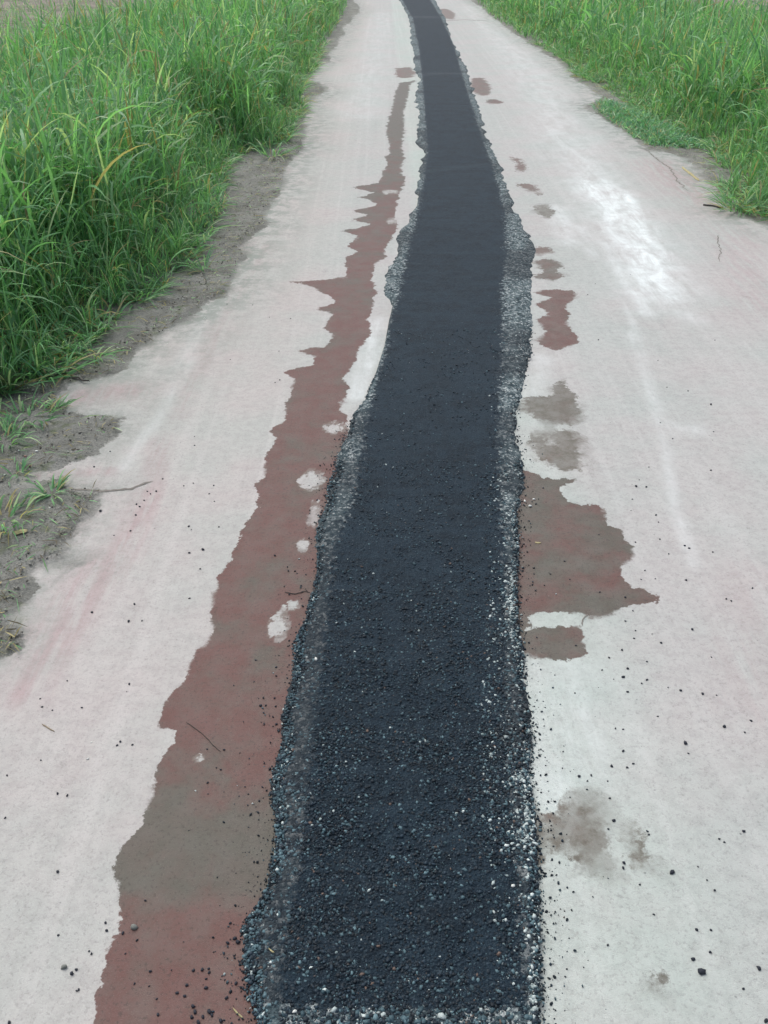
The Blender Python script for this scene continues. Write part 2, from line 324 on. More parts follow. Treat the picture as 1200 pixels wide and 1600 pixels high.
# grass bases
GL = [(515,-40),(545,0),(530,40),(500,80),(490,110),(472,130),(470,170),(450,220),(420,235),(385,238),(362,250),(350,270),(340,330),(315,380),(290,420),(265,440),(230,465),(180,495),(130,545),(95,590),(75,612),(0,640),(-200,720),(-400,820)]
GR = [(705,-40),(735,-5),(755,18),(800,50),(850,75),(890,100),(905,120),(940,135),(985,165),(1010,190),(1060,215),(1110,230),(1125,260),(1128,290),(1140,320),(1170,335),(1230,350),(1350,400),(1600,500)]
gl = GP(GL); gr = GP(GR)
gl = np.vstack([[gl[0][0] - .2, 60], gl, [[-1.9, 1.2], [-40, 1.2], [-40, 60]]])
gr = np.vstack([[gr[0][0] + .2, 60], gr, [[30, gr[-1][1]], [30, 60]]])

# ------------------------------------------------------------------ ground sheets
ys = [G(600, p)[1] for p in np.arange(1790, -40, -3.3)]
ys = np.concatenate([ys, np.geomspace(ys[-1] * 1.03, 200, 40)])
xs = np.concatenate([np.arange(-2.6, -1.15, .03), np.arange(-1.15, .8, .0062), np.arange(.8, 2.75, .0125), np.arange(2.75, 5.0, .04)])
XX, YY = np.meshgrid(xs, ys)
nr, nc = XX.shape
X, Y = XX.ravel(), YY.ravel()
wet = np.full(X.shape, .6); soft = np.zeros(X.shape); olive = np.zeros(X.shape); wid = np.full(X.shape, -1)
keys = list(WET)
for i, k in enumerate(keys):
    s = sdf(GP(WET[k][0]), X, Y, .3)
    m = s < wet - 1e-9
    m &= s < .3
    wet[m] = s[m]; soft[m] = WET[k][1]; olive[m] = WET[k][2]; wid[m & (s < .004)] = i
mA = wid == keys.index('a')
# colour of the left streak changes along its length: red, grey olive at the near pool, red again
oa = np.interp(Y, [.7, .82, .95, 1.02, 1.12, 1.20, 1.35, 1.7, 2.5, 5, 9], [.0, .1, .3, .9, 1.0, .6, .2, .3, .2, .3, .9])
aa = sdf(GP(WET['a'][0]), X, Y, .3) < .3
olive[aa] = oa[aa]
for (cx, cy, rx, ry) in HOLES:
    rx, ry = rx * .8, ry * .72
    gx, gy = G(cx, cy); ex = abs(float(G(cx + rx, cy)[0] - gx)); ey = abs(float(G(cx, cy - ry)[1] - gy)) + 1e-4
    dd = (1 - np.sqrt(((X - gx) / ex) ** 2 + ((Y - gy) / ey) ** 2) + (fbm((X - gx) / ex * 1.6 + cx, (Y - gy) / ey * 1.6, 4) - .5) * 1.5) * min(ex, ey)
    m = dd > -.08
    wet[m] = np.maximum(wet[m], dd[m])
    q_ = min(ex, ey) * .25; soft[dd > -q_] = np.maximum(soft[dd > -q_], .6)
fl_ = np.maximum(0, 1)
dirt = np.minimum(sdf(dl, X, Y, .5), sdf(dr, X, Y, .5))
for (cx, cy, rx, ry) in [(97,880,14,5),(100,575,1,1),(1000,130,1,1)]:
    gx, gy = G(cx, cy); ex = abs(float(G(cx + rx, cy)[0] - gx)); ey = abs(float(G(cx, cy - ry)[1] - gy))
    dirt = np.minimum(dirt, (np.sqrt(((X - gx) / ex) ** 2 + ((Y - gy) / ey) ** 2) - 1) * min(ex, ey))
dirt = np.where(Y < 9, dirt, dirt + (fbm(X * 4, Y * 1.2) - .5) * .25)
dust = np.clip(1 - dirt / (.14 + .22 * sstep(2.5, 4.5, Y)), 0, 1) * (.9 + .8 * sstep(2.5, 4, Y))
dust = np.maximum(dust, sstep(.35, 0, dline(GP([(330, 520), (200, 640), (100, 640)]), X, Y)) * .7)
def strokes(L, X, Y):
    o = np.zeros(X.shape)
    for pts, w, a in L: o = np.maximum(o, a * np.exp(-(dline(GP(pts), X, Y) / w) ** 2))
    return o
chalk = strokes([([(925,285),(955,320),(985,365),(1005,400)], .17, .95), ([(975,300),(1000,360),(1030,420),(1038,470)], .07, 1.0),
    ([(960,330),(1010,400),(1030,460)], .17, .9), ([(945,380),(975,440),(1010,490)], .06, .45), ([(868,325),(880,350),(890,380)], .08, .4),
    ([(900,240),(925,280),(940,300)], .2, .4), ([(870,200),(900,245)], .2, .35), ([(905,355),(930,400)], .05, .35),
    ([(985,520),(1010,590),(1035,680),(1055,790),(1085,880)], .022, .28), ([(960,430),(1000,540),(1030,640)], .02, .22),
    ([(1030,480),(1090,500)], .06, .3), ([(1040,665),(1080,670)], .05, .3),
    ([(740,10),(770,45),(830,110),(880,190),(900,240)], .35, .26), ([(600,20),(585,90),(560,180)], .28, .18),
    ([(300,560),(250,650),(190,730)], .028, .25), ([(330,480),(270,590)], .04, .2), ([(840,1080),(900,1110),(880,1150)], .05, .35),
    ([(835,620),(850,560)], .05, .3), ([(600,540),(560,600)], .03, .5), ([(590,500),(575,560),(556,620)], .04, .5), ([(880,800),(860,1080)], .1, .0), ([(850,1050),(900,1150),(870,1250)], .12, .3)], X, Y)
pink = strokes([([(235,770),(200,850),(130,940),(40,1080)], .055, 1.0), ([(250,690),(240,770)], .05, .7), ([(150,870),(60,990)], .05, .7),
    ([(95,620),(200,610)], .09, .9), ([(50,745),(170,735)], .03, 1.0), ([(1030,255),(1090,300),(1140,330)], .22, .9),
    ([(420,380),(340,520),(280,650)], .04, .35), ([(1150,360),(1190,480)], .2, .5), ([(410,260),(330,520)], .1, .3), ([(1180,900),(1190,1100)], .12, .35)], X, Y)
z = (fbm(X * .8, Y * .8, 3) - .5) * .012 + (fbm(X * 9, Y * 9, 3) - .5) * .0016
z = z * np.clip(1 - (Y - 20) / 40, 0, 1)
def gz(x, y):
    x = np.asarray(x, float); y = np.asarray(y, float)
    return ((fbm(x * .8, y * .8, 3) - .5) * .012) * np.clip(1 - (y - 20) / 40, 0, 1)
soilz = sstep(.0, -.05, dirt) * (.006 + (fbm(X * 14, Y * 14, 4) - .5) * .022)
z = z + soilz
V = np.stack([X, Y, z], 1)
idx = np.arange(nr * nc).reshape(nr, nc)
F = np.stack([idx[:-1, :-1], idx[:-1, 1:], idx[1:, 1:], idx[1:, :-1]], -1).reshape(-1, 4)
fc_w = wid[F].max(1); fc_ok = (wid[F] >= 0).all(1)
fcx = X[F].mean(1); fcy = Y[F].mean(1)
fd = dirt[F].mean(1)
under = (fcx > xat(_OL, fcy) + .012) & (fcx < xat(_OR, fcy) - .012)
cls = np.where(fd < 0, np.where(fcx < .5, 1000, 1001), np.where(fc_ok & ~under, fc_w, -1))
AT = dict(wet=wet, dirt=dirt, chalk=chalk, pink=pink, olive=np.clip(olive, 0, 1), soft=soft, dust=dust)
def sub(name, mask):
    f = F[mask]; u, inv = np.unique(f, return_inverse=True)
    return mesh_np(name, V[u], inv.reshape(f.shape), M_GROUND, {k: a[u] for k, a in AT.items()}, smooth=True)
tag(link('road', sub('road', cls == -1)), 'pale pinkish grey concrete farm road between two grass verges', 'road', kind='structure')
tag(link('soil_verge', sub('soil_verge', cls == 1000)), 'bare grey brown soil shoulder under the left grass', 'soil', kind='structure')
tag(link('soil_verge', sub('soil_verge', cls == 1001)), 'narrow strip of soil along the right grass', 'soil', kind='structure')
for i, k in enumerate(keys):
    if (cls == i).sum() > 3:
        tag(link('wet_stain', sub('wet_stain', cls == i)), WET[k][3], 'wet stain', 'damp stains on the concrete beside the asphalt')

# far field, a little lower than the road
fy = np.concatenate([np.linspace(-3, 30, 60), np.geomspace(32, 600, 25)]); fx = np.concatenate([-np.geomspace(500, 12, 20), np.linspace(-11.5, 11.5, 60), np.geomspace(12, 500, 20)])
FX, FY = np.meshgrid(fx, fy); fz = -.03 + (fbm(FX.ravel() * .2, FY.ravel() * .2) - .5) * .02 * np.ones(FX.size)
inner = (FX.ravel() > -2.7) & (FX.ravel() < 5.1); fz[inner] = -.045
ii = np.arange(FX.size).reshape(FX.shape)
FF = np.stack([ii[:-1, :-1], ii[:-1, 1:], ii[1:, 1:], ii[1:, :-1]], -1).reshape(-1, 4)
tag(link('ground', mesh_np('ground', np.stack([FX.ravel(), FY.ravel(), fz], 1), FF, M_FIELD, smooth=True)), 'dry brownish field beyond the tall grass', 'field', kind='structure')

# ------------------------------------------------------------------ asphalt strip
strip = bpy.data.objects.new('asphalt_strip', None); scene.collection.objects.link(strip)
strip.location = (0, 1.2, 0)
tag(strip, 'long winding strip of fresh black asphalt filling a trench down the concrete road', 'asphalt strip')
sy = np.concatenate([[G(600, p)[1] for p in np.arange(1780, -33, -2.7)], np.geomspace(31, 120, 60)])
sy = np.sort(sy)
j1 = (fbm(sy * 9 + 3, sy * 0 + 1.7, 5) - .5) * .07 + (fbm(sy * 60, sy * 0 + 4.7, 3) - .5) * .03
j2 = (fbm(sy * 9 + 31, sy * 0 + 8.7, 5) - .5) * .07 + (fbm(sy * 60, sy * 0 + 14.7, 3) - .5) * .03
far = sstep(3, 9, sy)
xo, xc = xat(_OL, sy) + j1 * (.6 + far), xat(_CL, sy)
xd, xr = xat(_CR, sy), xat(_OR, sy) + j2 * (.6 + far)
xo = np.minimum(xo, xc - .012); xr = np.maximum(xr, xd + .012)
cmid = (xc + xd) / 2
def strip_mesh(xa, xb, n, prof, bandf):
    t = np.linspace(0, 1, n)
    X = xa[:, None] + (xb - xa)[:, None] * t; Y = np.repeat(sy[:, None], n, 1)
    zz = gz(X.ravel(), Y.ravel()).reshape(X.shape) + prof(t)[None] + (fbm(X * 90, Y * 90, 3) - .5) * .003 * (prof(t) > 0)[None] + (fbm(X * 18, Y * 18, 3) - .5) * .003 * (prof(t) > 0)[None]
    i = np.arange(X.size).reshape(X.shape)
    Fs = np.stack([i[:-1, :-1], i[:-1, 1:], i[1:, 1:], i[1:, :-1]], -1).reshape(-1, 4)
    band = np.repeat(bandf(t)[None], len(sy), 0)
    near = sstep(2.3, 1.2, Y); seam = np.zeros(X.shape)
    for p, a in ((118, .3), (28, .35), (265, .1)):
        yy = G(690, p)[1]; seam = np.maximum(seam, a * np.exp(-((Y - yy + .1 * np.sin(X * 6)) / (.008 * yy)) ** 2))
    pale = np.repeat((.25 + .75 * sstep(.45, .6, fbm(sy * 2.3 + 5, sy * 0 + 2, 3)))[:, None], n, 1)
    pale = np.where(X < cmid[:, None], pale * (.10 + .9 * sstep(1.9, 2.7, Y)), pale * (.35 + .65 * sstep(1.9, 2.7, Y)))
    pale = np.maximum(pale, (.15 + .85 * sstep(.42, .58, fbm(Y * 1.7, X * 4, 4))) * sstep(2.3, 4, Y))
    band = np.maximum(band, .75 * sstep(.80, .765, Y)); pale = np.where(Y < .79, 1, pale)
    return np.stack([X.ravel(), Y.ravel() - 1.2, zz.ravel()], 1), Fs, dict(band=band, near=near, seam=seam, pale=pale)
def add_strip(name, *a):
    v, f, at = strip_mesh(*a)
    return link(name, mesh_np(name, v, f, M_ASPH, at, smooth=True), strip)
TOP = .013
add_strip('rolled_surface', xc, xd, 46, lambda t: TOP + 0 * t, lambda t: .5 * np.exp(-np.minimum(t, 1 - t) / .035))
o = add_strip('gravel_margin', xo, xc, 14, lambda t: np.where(t == 0, -.004, TOP * sstep(-.2, .55, t)), lambda t: 1 - .5 * t ** 2.5)
tag(o, 'dusty grey margin of loose chippings along the left side')
o = add_strip('gravel_margin', xd, xr, 14, lambda t: np.where(t == 1, -.004, TOP * sstep(1.2, .45, t)), lambda t: 1 - .5 * (1 - t) ** 2.5)
tag(o, 'dusty margin with many whitish chippings along the right side')

# ------------------------------------------------------------------ loose stones
ph = (1 + 5 ** .5) / 2
ICO = np.array([(-1,ph,0),(1,ph,0),(-1,-ph,0),(1,-ph,0),(0,-1,ph),(0,1,ph),(0,-1,-ph),(0,1,-ph),(ph,0,-1),(ph,0,1),(-ph,0,-1),(-ph,0,1)]) / math.sqrt(1 + ph * ph)
ICOF = np.array([(0,11,5),(0,5,1),(0,1,7),(0,7,10),(0,10,11),(1,5,9),(5,11,4),(11,10,2),(10,7,6),(7,1,8),(3,9,4),(3,4,2),(3,2,6),(3,6,8),(3,8,9),(4,9,5),(2,4,11),(6,2,10),(8,6,7),(9,8,1)])
def stones(P, S, C, flat=.7):
    n = len(P)
    a = rng.random(n) * 6.283; b = rng.random(n) * 6.283
    v = ICO[None] * (1 + (rng.random((n, 12, 1)) - .5) * .95)
    v = v * np.stack([1 + .35 * rng.random(n), np.ones(n) * .85, flat + .3 * rng.random(n)], 1)[:, None]
    ca, sa = np.cos(a)[:, None], np.sin(a)[:, None]
    cb, sb = np.cos(b * .12)[:, None], np.sin(b * .12)[:, None]
    x, y, z_ = v[..., 0], v[..., 1], v[..., 2]
    y, z_ = y * cb - z_ * sb, y * sb + z_ * cb
    x, y = x * ca - y * sa, x * sa + y * ca
    v = np.stack([x, y, z_], -1) * S[:, None, None] + P[:, None]
    f = ICOF[None] + (np.arange(n) * 12)[:, None, None]
    return v.reshape(-1, 3), f.reshape(-1, 3), np.repeat(C, 12, 0)
def pick_colors(n, pw, pg):
    """mostly tarry black, a share of white and of grey chips"""
    r = rng.random(n); C = np.stack([.010 + .022 * rng.random(n) ** 2] * 3, 1) * np.array([.55, 1.15, 1.75])
    g = r < pg + pw; k = rng.random(n)[:, None]
    C[g] = (np.array([.03, .062, .078]) + np.array([.085, .13, .14]) * k ** 2)[g]
    w = r < pw; C[w] = (np.array([.22, .28, .28]) + np.array([.36, .36, .34]) * k)[w]
    br = rng.random(n) < .008; C[br] = [.12, .085, .07]
    return C
LP, LS, LC = [], [], []
def scatter_band(y0, y1, n, wlo, whi, pw, pg, smin, smax, zt=TOP):
    y = y0 + (y1 - y0) * rng.random(n); t = rng.random(n)
    a = wlo(y); b = whi(y); x = a + (b - a) * t
    s = smin * .8 + (smax * 1.25 - smin * .8) * rng.random(n) ** 3.2
    pwv = pw(t, y) if callable(pw) else np.full(n, pw)
    keep = rng.random(n) < .35 + 1.3 * sstep(.36, .6, fbm(x * 9 + 2, y * 9, 3)); x, y, s, pwv = x[keep], y[keep], s[keep], pwv[keep]; n = len(x); C = pick_colors(n, pwv, pg) * (.8 + .5 * fbm(x * 14, y * 14, 3))[:, None]
    LP.append(np.stack([x, y, gz(x, y) + zt + s * (-.25 + .5 * rng.random(n))], 1)); LS.append(s); LC.append(C)
cl = lambda y: xat(_CL, y); cr = lambda y: xat(_CR, y); ol = lambda y: xat(_OL, y); orr = lambda y: xat(_OR, y)
cm = lambda y: (cl(y) + cr(y)) / 2
for (a, b, n) in ((.64, 1.0, 15000), (1.0, 1.4, 13000), (1.4, 1.9, 9000), (1.9, 2.6, 5000), (2.6, 3.8, 2500)):
    scatter_band(a, b, n, cl, cr, .006, .19, .0014, .0033)
    scatter_band(a, b, int(n * .42), ol, cl, .03, .50, .0016, .0036, TOP * .8)
    scatter_band(a, b, int(n * .34), cr, orr, lambda t, y: .10 + .70 * np.exp(-((t - .45) / .3) ** 2) * sstep(.36, .52, fbm(y * 6 + 9, y * 0, 2)), .30, .0017, .0040, TOP * .8)
    scatter_band(a, b, int(n * .10), lambda y: cr(y) - .05, lambda y: cr(y) + .03, .16, .35, .0017, .0038, TOP)
    scatter_band(a, b, int(n * .08), lambda y: ol(y) - .006, lambda y: ol(y) + .02, .02, .3, .0013, .0030, .001)
    scatter_band(a, b, int(n * .05), lambda y: orr(y) - .03, lambda y: orr(y) + .012, .12, .4, .0013, .0032, .001)
scatter_band(.64, .78, 2600, cl, cr, .10, .5, .0022, .0052)
# crumbs thinning out over the concrete beside both margins
n = 1700; y = .66 + 2.2 * rng.random(n) ** 1.6; e = rng.exponential(.018, n) * (.4 + 1.6 * fbm(y * 8, y * 0 + 5, 2))
left = rng.random(n) < .45; x = np.where(left, ol(y) - e, orr(y) + e)
s = .0008 + .0022 * rng.random(n) ** 2.5
LP.append(np.stack([x, y, gz(x, y) + s * .5], 1)); LS.append(s); LC.append(pick_colors(n, .02, .1))
v, f, c = stones(np.vstack(LP), np.concatenate(LS), np.vstack(LC))
v[:, 1] -= 1.2
o = link('loose_stones', mesh_np('loose_stones', v, f, M_STONE, cols=c), strip); o['kind'] = 'stuff'
# fine grit and litter lying on the soil verge
n = 9000; y = 1.4 + 7 * rng.random(n) ** 1.7; x = np.interp(y, dl[1:-3][::-1, 1], dl[1:-3][::-1, 0]) - .02 - rng.exponential(.3, n)
m = sdf(dl, x, y, .5) < -.01; x, y = x[m], y[m]; n = len(x)
s = .0010 + .0036 * rng.random(n) ** 4
k = rng.random((n, 1)); C = np.array([.10, .095, .08]) + np.array([.30, .29, .26]) * k ** 1.5
w = rng.random(n) < .03; C[w] = [.5, .5, .46]
v, f, c = stones(np.stack([x, y, gz(x, y) + .008 + 0 * x], 1), s, C)
tag(link('soil_grit', mesh_np('soil_grit', v, f, M_STONE, cols=c)), 'fine grit and crumbs of soil strewn over the left shoulder', 'grit', kind='stuff')

# single crumbs one can point at
def one_stone(name, col, seed, flat=.75):
    r = np.random.default_rng(seed); v = ICO * (1 + (r.random((12, 1)) - .5) * .5) * np.array([1.2, .9, flat])
    return mesh_np(name, v, ICOF, M_STONE, cols=np.repeat(np.array([col]), 12, 0))
BLK = [one_stone('asphalt_crumb', (.022, .026, .038), 40 + k) for k in range(5)]
GRY = [one_stone('grey_pebble', (.20, .21, .19), 60 + k) for k in range(2)]
WHT = [one_stone('white_chip', (.72, .74, .70), 70 + k, .6) for k in range(3)]
RED = [one_stone('reddish_chip', (.32, .17, .14), 80, .6)]
ORD = ['leftmost', 'second from left', 'third from left', 'fourth from left', 'fifth from left', 'sixth from left', 'seventh from left', 'eighth from left', 'ninth from left', 'tenth from left', 'eleventh from left', 'twelfth from left']
NUM = ['', '', 'two', 'three', 'four', 'five', 'six', 'seven', 'eight', 'nine', 'ten', 'eleven', 'twelve']
ROWS = {'left lane': [(560, 'by the left grass corner'), (740, 'beyond the joint crack'), (800, 'below the joint crack'), (900, 'beside the small white spots'), (1020, 'beside the big white spot'), (1130, 'beside the stepped streak edge'), (1260, 'beyond the olive streak part'), (1400, 'beside the olive streak part'), (9999, 'toward the bottom corner')],
        'right lane': [(560, 'beside the three-lobed patch'), (740, 'beside the olive blotches'), (800, 'where the brown patch begins'), (900, 'beside the widening brown patch'), (975, 'near the pointed tip'), (1050, 'beside the dry gap'), (1120, 'just below the brown patch'), (1180, 'between brown patch and blotch'), (1240, 'just above the soft blotch'), (1400, 'beside the soft-edged blotch'), (9999, 'toward the bottom corner')],
        'wet streak': [(960, 'by its white spots'), (1130, 'in its narrow middle stretch'), (1260, 'near its small pale spot'), (1430, 'in its olive part'), (1500, 'near the rounded grey pebble'), (1560, 'toward the bottom edge'), (9999, 'at the very bottom edge')],
        'large brown patch': [(9999, '')]}
def crumb_labels(pts, lane):
    out = {}; cl_ = {}
    for k, p in enumerate(pts):
        s = p[2] if len(p) > 2 else 1
        size = 'tiny' if s <= 1.0 else ('small' if s <= 1.3 else 'larger')
        row = next(t for lim, t in ROWS[lane] if p[1] < lim)
        cl_.setdefault((size, row), []).append(k)
    for (size, row), ks in cl_.items():
        ks.sort(key=lambda k: pts[k][0]); n = len(ks)
        for r_, k in enumerate(ks):
            o_ = '' if n == 1 else (', rightmost' if r_ == n - 1 else ', ' + ORD[r_]) + ' of ' + NUM[min(n, 12)]
            out[k] = f"{size} black crumb, {lane}" + (', ' + row if row else '') + o_
    return out
def put(meshes, pts, name, label, cat, group, s0=.0030, z0=.0):
    lane = None
    if cat == 'crumb' and len(pts) > 1:
        lane = 'left lane' if 'left lane' in group else 'right lane' if 'right lane' in group else 'wet streak' if 'wet streak' in group else 'large brown patch'
        labs = crumb_labels(pts, lane)
    elif len(pts) > 1:
        labs = {}
        for r_, k in enumerate(sorted(range(len(pts)), key=lambda k: pts[k][0])):
            labs[k] = label + (', rightmost' if r_ == len(pts) - 1 else ', ' + ORD[r_]) + ' of ' + NUM[len(pts)]
    else: labs = {0: label}
    for k, p in enumerate(pts):
        px, py = p[0], p[1]; s = (p[2] if len(p) > 2 else 1) * s0 * .64 * (.85 + .3 * random.random())
        x, y = map(float, G(px, py))
        o = link(name, random.choice(meshes), None, (x, y, float(gz(x, y)) + s * .45 + z0), (0, 0, random.random() * 6.28)); o.scale = (s, s, s)
        tag(o, labs[k], cat, group if len(pts) > 1 else None)
put(BLK, [(304,682,.8),(304,696,.9),(172,705),(147,729,1.1),(254,748),(287,759),(302,755),(334,759),(327,772,1.2),(335,784),(230,767,1.2),(235,771,1.1),(244,767,1.2),(225,781),(213,787,1.3),(218,791,1.4),(212,804,1.4),(204,829,1.2),(178,836,.8),(295,823,1.3),(299,828,.9),(342,824,1.2),(296,864,1.4),(317,859,1.7),(313,889,.9),(296,935,1.2),(210,944,1.5),(201,971,1.5),(222,970),(144,957,1.2),(157,798,1.7),(355,476),(395,477),(454,498),(421,496),(436,549),(360,562),(430,598),(437,594,1.2)],
    'asphalt_crumb', 'tiny black asphalt crumb on the pale concrete, farther part of the left lane', 'crumb', 'asphalt crumbs on the far left lane', .0040)
put(BLK, [(105,1064,.9),(202,1069,1.4),(198,1081,.8),(63,1092,.9),(66,1105,1.2),(82,1110,.9),(128,1106),(183,1165,1.2),(188,1159,1.3),(207,1164,1.1),(64,1188,.8),(90,1240,1.3),(105,1243,1.4),(11,1212),(8,1278),(90,1362,1.3),(165,1442),(167,1454,1.3),(91,1461),(143,1490,1.2),(119,1515,1.3),(112,1521,1.4),(123,1546),(120,1548,.8),(139,1486,.7),(14,1598,1.2)],
    'asphalt_crumb', 'tiny black asphalt crumb on the pale concrete, near part of the left lane', 'crumb', 'asphalt crumbs on the near left lane', .0034)
put(BLK, [(192,1458,1.3),(196,1490),(235,1518,1.2),(302,1517,1.2),(316,1516,1.3),(326,1514,1.2),(327,1520,1.2),(292,1540,1.3),(277,1552,1.2),(289,1557,1.5),(322,1544,1.6),(354,1560,1.5),(369,1537,1.6),(302,1573,1.5),(305,1582,1.6),(327,1582,1.9),(331,1587,1.7),(317,1590,1.6),(247,1586,1.2),(245,1561),(360,1443,1.2),(356,1474,1.6),(367,1467,1.5),(372,1473,1.9),(385,1474,1.9),(385,1440,1.6),(227,1407),(365,1071),(407,1103,1.5),(350,1172,1.4),(324,1171),(432,1132,1.5),(435,1142,1.6),(338,1200),(345,1203),(325,1241,.8),(383,1230,.8),(405,1252),(470,915),(452,929,1.2),(460,928),(350,1238,.7),(390,1275,.7),(295,1298,.7),(287,1472,.7),(210,1537,.8),(233,1541,.8),(268,1516,.7),(310,1598,1.7),(345,1596,1.5),(300,1590,1.6),(322,1530,1.2),(380,1545,1.4)],
    'asphalt_crumb', 'black asphalt crumb lying on the long reddish wet streak', 'crumb', 'asphalt crumbs on the long wet streak', .0032)
put(BLK, [(1028,564),(1042,605,.8),(1075,611,1.1),(1111,632,1.9),(1051,685,1.3),(1032,660),(1111,734,1.1),(1115,674,.8),(994,759,1.6),(999,749,.9),(1010,760,1.2),(1014,729,.8),(1025,804,1.3),(1029,815,.9),(1031,842),(1070,852),(1077,856,1.4),(1114,862),(1045,865),(993,847,1.1),(1008,891,.8),(986,797,.8),(988,779,.8),(930,445),(918,462,1.2),(935,532,1.1),(985,430,.8),(1117,532,1.1)],
    'asphalt_crumb', 'tiny black asphalt crumb on pale concrete beyond the big brown patch, right lane', 'crumb', 'asphalt crumbs on the far right lane', .0042)
put(BLK, [(1002,905,.8),(1024,904),(1072,906,1.4),(1176,918,1.1),(1135,935,1.3),(1143,938,1.1),(989,954,1.1),(977,970),(1082,983,1.4),(993,985),(991,997),(1019,990,.7),(1033,1004,1.3),(972,1015,1.5),(952,1027,1.4),(981,1044,1.4),(1011,1033),(941,1046),(974,1057,1.9),(1011,1061,1.2),(1003,1067,1.1),(981,1080,1.2),(1064,1078,1.3),(1098,1083,1.7),(1112,1026,.9),(1120,1085),(1028,1118,.9),(1044,1073,.8),(1174,1125,1.6),(1132,1134,1.7),(1164,1143,1.1),(1071,1160,1.9),(1076,1176),(962,1137),(974,1138),(974,1172,1.3),(990,1192,1.4),(956,1196,1.3),(980,1198,1.1),(880,1173,.9),(905,1212,1.5),(924,1210,1.1),(918,1219,1.1),(950,1219),(953,1246,1.1),(879,1199,.8)],
    'asphalt_crumb', 'black asphalt crumb on pale concrete alongside the big brown patch, right lane', 'crumb', 'asphalt crumbs on the middle right lane', .0036)
put(BLK, [(959,1281,1.4),(1014,1303,.9),(1162,1298,1.5),(1124,1310),(1132,1315,1.1),(1091,1353,.8),(1050,1362,2.0),(975,1347,1.6),(974,1355,1.5),(1000,1381,1.1),(1022,1428,.9),(1117,1390),(1105,1374,.8),(1089,1452,1.2),(1111,1452,1.2),(1110,1487,1.1),(1083,1498,1.5),(1186,1512,1.9),(1162,1544),(1197,1594,1.6),(950,1476,1.1),(845,1287,1.6),(842,1315,1.5),(845,1333,1.4),(951,1294)],
    'asphalt_crumb', 'black asphalt crumb on pale concrete, near right foreground', 'crumb', 'asphalt crumbs on the near right lane', .0034)
put(BLK, [(1096,1518,2.8)], 'asphalt_crumb', 'largest black asphalt crumb on bare concrete, near the lower right corner', 'crumb', None, .0034)
put(BLK, [(830,823),(936,835,1.2),(977,933,1.4),(882,877,1.1),(937,925),(860,897),(900,1008,1.1)],
    'asphalt_crumb', 'black asphalt crumb lying on the large brown wet patch', 'crumb', 'asphalt crumbs on the large brown patch', .0036)
put(GRY, [(210,1450,3.3)], 'grey_pebble', 'rounded grey green pebble on the wet streak, near left foreground', 'pebble', None)
put(GRY, [(100,1511,2.4)], 'grey_pebble', 'rounded grey pebble on dry concrete beside the near wet streak', 'pebble', None)
put(WHT, [(184,546,1.3),(320,501,1.5),(332,425,1.5),(286,470,1.2),(262,540),(375,348,1.2),(30,707,1.3),(58,708,1.4),(8,745,1.2)], 'white_chip', 'small whitish stone chip on the soil beside the left grass', 'chip', 'whitish chips on the left soil', .005, .008)
put(WHT, [(828,791,2.2),(820,783,1.7),(834,780,1.5)], 'white_chip', 'whitish chip at the asphalt margin, atop the brown patch', 'chip', 'whitish chips beside the large patch', .0042)
put(WHT, [(137,1186,1.4),(143,1160,.9)], 'white_chip', 'tiny white chip on dry concrete, near left lane', 'chip', 'white chips on the left lane')
put(WHT, [(461,1588,2.0)], 'white_chip', 'single bright white chip on the asphalt at the bottom edge', 'chip', None, .0034, TOP)
put(WHT, [(801,1390,2.0)], 'white_chip', 'pale elongated chip on the right asphalt margin, near foreground', 'chip', None, .0034, TOP)
put(WHT, [(494,1036,2.0)], 'white_chip', 'pale chip on the left gravel margin beside the wet streak', 'chip', None, .0036, TOP)
put(RED, [(40,716,1.5),(47,731,1.5),(34,835,2.2)], 'reddish_chip', 'small reddish chip lying on the left soil shoulder', 'chip', 'reddish chips on the left soil', .005, .008)

# ------------------------------------------------------------------ cracks and joints (dirt filled, a hair above the slab)
M_CRACK = plain('crack_soil', (.20, .185, .165)); M_TWIG = plain('dry_twig', (.30, .24, .17)); M_DTWIG = plain('dark_twig', (.05, .045, .04)); M_STRAW = plain('straw', (.42, .37, .20))
def ribbon(name, pts, w, mat, zz=.0015, jit=.004, n=60, lab=None, cat=None, kind=None, thick=0.0):
    p = GP(pts); seg = np.r_[0, np.cumsum(np.hypot(*np.diff(p, axis=0).T))]
    s = np.linspace(0, seg[-1], n); x = np.interp(s, seg, p[:, 0]); y = np.interp(s, seg, p[:, 1])
    x = x + (fbm(s * 40, s * 0 + len(pts), 3) - .5) * jit * 2; y = y + (fbm(s * 40, s * 0 + 7, 3) - .5) * jit * 2
    tx, ty = np.gradient(x), np.gradient(y); L = np.hypot(tx, ty) + 1e-9; nx, ny = -ty / L, tx / L
    ww = w * (.45 + fbm(s * 90, s * 0 + 3, 2)) * np.minimum(1, np.minimum(s, seg[-1] - s) / seg[-1] * 8 + .1)
    zb = gz(x, y) + zz
    v = np.vstack([np.stack([x + nx * ww, y + ny * ww, zb], 1), np.stack([x, y, zb + thick], 1), np.stack([x - nx * ww, y - ny * ww, zb], 1)])
    f = [(i, i + 1, n + i + 1, n + i) for i in range(n - 1)] + [(n + i, n + i + 1, 2 * n + i + 1, 2 * n + i) for i in range(n - 1)]
    c0 = v.mean(0); 
    o = link(name, mesh_np(name, v - c0, np.array(f), mat, smooth=True), None, tuple(c0)); tag(o, lab, cat, kind=kind); return o
ribbon('joint_crack', [(110,763),(160,767),(205,763),(228,753),(240,752)], .005, M_CRACK, lab='soil-filled joint crack reaching from the left shoulder into the lane', cat='crack', kind='structure')
